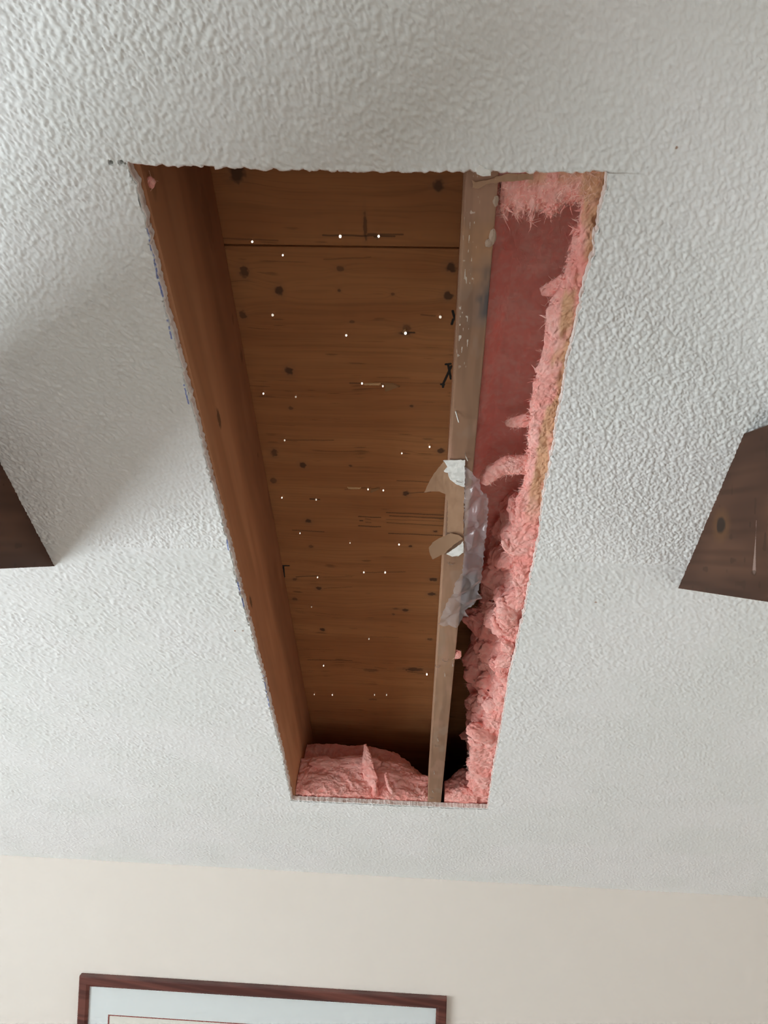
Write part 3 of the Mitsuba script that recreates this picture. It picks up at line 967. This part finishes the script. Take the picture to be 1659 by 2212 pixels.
# the batt end in the left bay
bat2 = thing('insulation_batt', 'pink wool batt end filling the bottom of the left bay under the dark gap', 'insulation')
keys, prm = [], []
UL, UM = XL + .001, XM - .001
for a in np.linspace(0, 1, 14):
    u = UL + (UM - UL) * a
    tp = .206 - .10 * max(0, (a - .58) / .42) ** 1.6
    lw = .116 + .010 * math.sin(a * 9 + 1) - .050 * max(0, (a - .78) / .22)
    keys.append([(2.70, DRY + .002), (2.26, DRY + .002), (2.185, DRY + .004), (2.178, DRY + .018), (2.190, lw), (2.215, lw + .014), (2.250, lw + .018), (2.265, tp), (2.31, tp + .01), (2.70, tp + .01)])
    prm.append(u)
G = disp(loft(keys, prm, 230, 250, 'u'), .0135, 61)
G[..., 2] = np.maximum(G[..., 2], DRY + .0006)
G[..., 0] = np.clip(G[..., 0], UL, UM)
fold = []
for i in range(12):
    a = LR.uniform(.03, .97)
    w = LR.uniform(.02, .125 - .05 * max(0, (a - .75) / .25))
    r = LR.uniform(.016, .036)
    m = lump(5.0, 2.190, w, (r * 1.6, r * .36, r * .60), 400 + i, 3, .15)
    u = UL + (UM - UL) * a
    m.apply_translation([u - 5.0, 0, 0])
    v = np.array(m.vertices)
    v[:, 0] = np.clip(v[:, 0], UL, UM)
    fold.append(trimesh.Trimesh(v, m.faces, process=False))
obj('wool', trimesh.util.concatenate([out(capped(G))] + fold), 'm_pink', bat2, smooth=True)
ed = G[:, 53:152].reshape(-1, 3)
ed = ed[ed[:, 1] < 2.3]
obj('loose_fibre', wisps(np.vstack([ed] + [XYZ_to_usw(m.vertices) for m in fold]), 2600, .010, 65), 'm_wisp', bat2, kind='stuff')
tongue([(812, 1722, .020), (806, 1695, .055), (795, 1655, .098), (792, 1630, .125), (788, 1608, .150)], [.014, .024, .018, .012, .003], .007, .007, 71, bat2, 'torn_flap', wisp=20)
tongue([(850, 1715, .020), (838, 1690, .055), (835, 1668, .085)], [.006, .009, .004], .006, .003, 73, bat2, 'torn_flap')


def tuft(x, y, w, r, seed, lab):
    u, s = at(x, y, w)
    m = trimesh.creation.icosphere(subdivisions=4)
    v = np.array(m.vertices)
    k = .7 + .9 * meshkit.fbm(v * 2.2 + seed, 4, seed)
    v = v * k[:, None] * np.array(r) + [u, s, w]
    t = thing('insulation_tuft', lab, 'insulation tuft')
    obj('wool', out(trimesh.Trimesh(LW(v[:, 0], v[:, 1], v[:, 2]), m.faces, process=False)), 'm_pink', t, smooth=True)
    obj('loose_fibre', wisps(v, 24, .007, seed), 'm_wisp', t, kind='stuff')


tuft(987, 1414, .020, (.0075, .013, .005), 3, 'small pale pink wool tuft caught on the right side of the narrow wooden strip')
tuft(326, 394, .028, (.0042, .0058, .003), 5, 'small pink wool tuft stuck at the top left corner of the opening')

# ---------------------------------------------------------------- scraps on the narrow wooden strip
WP = DRY - .0016


def px_poly(pts, w, amp=.0012, seed=1, step=.003):
    return rough_poly([at(x, y, w) for x, y in pts], step, amp, seed)


def curl(seed, amp, lift=0.0, axis=None):
    def fn(u, s):
        d = amp * (meshkit.fbm(np.c_[u * 50, s * 50, np.full(len(u), seed)], 3, seed) - .5)
        if axis:
            d = d + lift * np.clip((axis - u) / .05, 0, 1) ** 1.5
        return -np.abs(d) if not axis else d
    return fn


kp = px_poly([(958, 997), (944, 1012), (930, 1030), (917, 1056), (935, 1057), (950, 1061), (962, 1068), (967, 1085), (966, 1150), (1001, 1158), (1003, 1060), (1003, 1010), (980, 1005)], WP, .0010, 3)
one('paper_scrap', sheet(kp, WP + .0004, .0005, curl(4, .0006, -.012, XM + .004)), 'm_kraft', 'tan paper sheet with a flap sticking out left of the narrow wooden strip', 'paper scrap', smooth=35)
wp = px_poly([(957, 995), (1004, 995), (1004, 1052), (996, 1050), (984, 1045), (973, 1036), (968, 1022), (957, 1018), (967, 1010)], WP - .0016, .0016, 7)
one('paper_scrap', sheet(wp, WP - .0014, .0012, curl(9, .0008, -.004, XM + .006)), 'm_paper', 'white torn gypsum paper at the top of the tan sheet on the narrow wooden strip', 'paper scrap', smooth=35)
tp = px_poly([(926, 1178), (934, 1168), (950, 1160), (975, 1152), (992, 1156), (999, 1164), (980, 1178), (962, 1194), (934, 1205), (930, 1195)], WP - .004, .0012, 12)
one('paper_scrap', sheet(tp, WP - .004, .0005, curl(14, .0006, -.010, XM + .01)), 'm_tan_paper', 'curled beige paper tab hanging off the narrow wooden strip below the tan sheet', 'paper scrap', smooth=35)
w2 = px_poly([(964, 1197), (985, 1183), (1001, 1170), (1001, 1193), (990, 1201), (976, 1202)], WP - .001, .0010, 15)
one('paper_scrap', sheet(w2, WP - .0012, .0010, curl(16, .0006)), 'm_paper', 'small white gypsum paper bit under the curled beige tab', 'paper scrap', smooth=35)
kt = px_poly([(1018, 388), (1025, 392), (1062, 387), (1092, 374), (1152, 373), (1152, 387), (1085, 391), (1058, 396), (1034, 404), (1020, 404)], WP, .0016, 21)
one('paper_scrap', sheet(kt, WP - .001, .0007, curl(22, .0012)), 'm_kraft', 'torn tan paper strip along the top edge of the opening above the wool', 'paper scrap', smooth=35)
ch = px_poly([(1027, 360), (1034, 358), (1046, 366), (1062, 370), (1060, 380), (1044, 382), (1030, 376)], -.004, .0014, 25)
one('gypsum_chip', sheet(ch, -.0034, .0022, curl(26, .002)), 'm_paper', 'loose white gypsum chip hanging at the top edge above the narrow wooden strip', 'gypsum chip', smooth=35)


def tri_wave(x):
    return np.abs(x - np.floor(x) - .5) * 2


def crease(u, s):
    wx = .5 * (meshkit.fbm(np.c_[u * 30, s * 22, np.full(len(u), 2.0)], 2, 5) - .5)
    wy = .5 * (meshkit.fbm(np.c_[u * 30, s * 22, np.full(len(u), 8.0)], 2, 6) - .5)
    a = tri_wave(u * 16 + s * 17 + wx * 1.6)
    b = tri_wave(-u * 22 + s * 12 + .3 + wy * 1.8)
    c = tri_wave(u * 45 + s * 6 + wx * 2 + .1)
    n = meshkit.fbm(np.c_[u * 90, s * 70, np.full(len(u), 3.0)], 2, 18) - .5
    edge = np.clip((u - .066) / .03, 0, 1)
    return -.002 - .010 * np.minimum(a, b) - .005 * c * edge - .0018 * n - .004 * (1 - edge) * a + .006 * edge


pl = px_poly([(1004, 1008), (1020, 1016), (1036, 1036), (1038, 1052), (1055, 1078), (1055, 1100), (1052, 1135), (1047, 1175), (1044, 1215), (1040, 1250), (1033, 1278), (1037, 1288), (1041, 1299), (1028, 1298), (1024, 1306), (1005, 1318), (1013, 1335),
              (1000, 1332), (988, 1345), (962, 1349), (947, 1346), (950, 1338), (957, 1320), (961, 1306), (978, 1280), (983, 1258), (998, 1234), (1002, 1200), (1002, 1120), (1003, 1060)], WP - .003, .0024, 31)
one('plastic_strip', sheet(pl, WP - .001, .00025, crease, .0020), 'm_plastic', 'crumpled clear plastic film strip hanging along the narrow wooden strip', 'plastic film', smooth=30)

# staples, a bent nail and crumbs in the narrow wooden strip
def staple(x, y, ang, wide, lift, kind='staple'):
    u, s = at(x, y, DRY)
    c, d = math.cos(ang), math.sin(ang)
    pr = [(-1, .4), (-1, -.6), (-.86, -1), (.86, -1), (1, -.6), (1, .4)]
    p = np.array([(u + c * wide * a, s + d * wide * a, DRY + lift * b) for a, b in pr])
    obj('staple', tube(LW(p[:, 0], p[:, 1], p[:, 2]), .0007, 5), 'm_steel', r2, smooth=40)


for q in [(1008, 985, 1.2, .006, .006), (962, 1424, .3, .006, .005), (978, 1432, 1.4, .005, .006), (945, 1437, .1, .004, .004), (961, 1456, 1.5, .006, .004), (946, 1596, 1.4, .007, .004), (943, 1610, .2, .004, .003),
          (938, 1668, 1.5, .007, .003), (935, 1708, 1.3, .006, .004), (933, 1722, .2, .004, .003), (992, 1036, .2, .005, .005), (974, 1216, .1, .004, .003)]:
    staple(*q)
a = np.array([at(984, 889, DRY) + (DRY + .004,), at(984.5, 893, 0) + (DRY - .006,), at(990, 903, -.01) + (DRY - .012,)])
pp = np.array([(*at(984, 888, DRY), DRY + .006), (*at(984, 888, DRY), DRY - .001), (at(991, 903, DRY)[0], at(991, 903, DRY)[1], DRY - .010)])
obj('bent_nail', tube(LW(pp[:, 0], pp[:, 1], pp[:, 2]), [.0012, .0012, .0011], 8), 'm_steel', r2, smooth=40)
loop = []
for k in np.linspace(0, 2 * np.pi, 13)[:-1]:
    uu, sv = at(1009 + 8.5 * math.sin(k) * (1 - .35 * math.cos(k)), 987 - 6 * math.cos(k), DRY)
    loop.append((uu, sv, DRY - .0012))
loop.append(loop[0])
loop = np.array(loop)


def crumb(x, y, w, r, seed, lab):
    u, s = at(x, y, w)
    m = trimesh.creation.icosphere(subdivisions=3)
    v = np.array(m.vertices)
    k = .65 + .8 * meshkit.fbm(v * 1.8 + seed, 3, seed)
    v = v * k[:, None] * np.array(r) + [u, s, w]
    one('gypsum_crumb', out(trimesh.Trimesh(LW(v[:, 0], v[:, 1], v[:, 2]), m.faces, process=False)), 'm_crumb', lab, 'gypsum crumb', smooth=True)


crumb(1071, 434, DRY, (.003, .006, .003), 2, 'grey gypsum crumb high on the right edge of the narrow wooden strip')
crumb(1064, 512, DRY, (.004, .010, .003), 4, 'pinkish gypsum crumb on the wooden strip above the dark stain')
crumb(1056, 525, DRY - .001, (.0045, .005, .002), 6, 'round grey crumb just below the pinkish crumb on the wooden strip')

# ---------------------------------------------------------------- framed picture on the knee wall
pic = thing('picture_frame', 'dark mahogany picture frame with pale mat hanging on the cream knee wall', 'picture frame')
FY = YW - .022
x0, zt = atY(171, 2106, FY)
x1, zt2 = atY(965, 2162, FY)
zt = (zt + zt2) / 2
Hh, fw = .82, .034
zb = zt - Hh


def mitre(pa, pb, pc, pd):
    """a rail with mitred ends and a profile: outer edge pa-pb, inner edge pd-pc in (x, z)"""
    prof = [(0, 0), (0, .019), (.12, .0215), (.75, .0215), (1, .016), (1, 0)]      # across, height from the wall
    v = []
    for t, hh in prof:
        for A, B in ((pa, pd), (pb, pc)):
            v.append((A[0] + (B[0] - A[0]) * t, YW - .0006 - hh, A[1] + (B[1] - A[1]) * t))
    f = []
    n = len(prof)
    for k in range(n):
        a, b, c, d = 2 * k, 2 * k + 1, 2 * ((k + 1) % n) + 1, 2 * ((k + 1) % n)
        f += [[a, b, c], [a, c, d]]
    for e in (0, 1):
        idx = [2 * k + e for k in range(n)]
        f += [[idx[0], idx[k], idx[k + 1]] if e == 0 else [idx[0], idx[k + 1], idx[k]] for k in range(1, n - 1)]
    return out(trimesh.Trimesh(v, f, process=False))


def frame_color(p, n, uv):
    g = fbm(p.x * 8 + p.z * 60, p.z * 8 + p.x * 2, 3.0, octaves=3)
    return mix((.075, .022, .018), (.155, .050, .038), smoothstep(.25, .7, g))


mat('m_frame', proc(frame_color), .35, clearcoat=.3)
O = [(x0, zt), (x1, zt), (x1, zb), (x0, zb)]
I = [(x0 + fw, zt - fw), (x1 - fw, zt - fw), (x1 - fw, zb + fw), (x0 + fw, zb + fw)]
for k in range(4):
    obj('frame_rail', mitre(O[k], O[(k + 1) % 4], I[(k + 1) % 4], I[k]), 'm_frame', pic)
mat('m_mat', (.74, .78, .79), .8)
mat('m_mat_line', (.24, .06, .05), .8)
mat('m_print', (.78, .76, .70), .8)
ix0, iz0, ix1, iz1 = x0 + fw, zb + fw, x1 - fw, zt - fw
lx, lz = atY(234, 2191, YW - .008)
my = lx - ix0
outer = sbox(ix0 - .004, iz0 - .004, ix1 + .004, iz1 + .004)
win_ = sbox(lx, iz0 + my * 1.1, ix1 - my, lz)


def yz_plate(poly, y0, y1):
    m = trimesh.creation.extrude_polygon(poly, y1 - y0, engine='earcut')
    v = np.array(m.vertices)
    return out(trimesh.Trimesh(np.c_[v[:, 0], v[:, 2] + y0, v[:, 1]], m.faces[:, ::-1], process=False))


obj('mat_board', yz_plate(outer.difference(win_), YW - .0095, YW - .0075), 'm_mat', pic, label='pale grey blue mat board')
obj('mat_line', yz_plate(win_.difference(win_.buffer(-.0035, join_style=2)), YW - .0092, YW - .0072), 'm_mat_line', pic, label='thin dark red inner mat edge')
obj('print', yz_plate(win_, YW - .0068, YW - .0055), 'm_print', pic, label='cream paper inside the mat')
scene['m_glass'] = {'type': 'thindielectric', 'int_ior': 1.5}
v = [(ix0 - .003, YW - .013, iz0 - .003), (ix1 + .003, YW - .013, iz0 - .003), (ix1 + .003, YW - .013, iz1 + .003), (ix0 - .003, YW - .013, iz1 + .003)]
obj('glass', trimesh.Trimesh(v, [[0, 1, 2], [0, 2, 3]], process=False), 'm_glass', pic, label='clear glass pane')
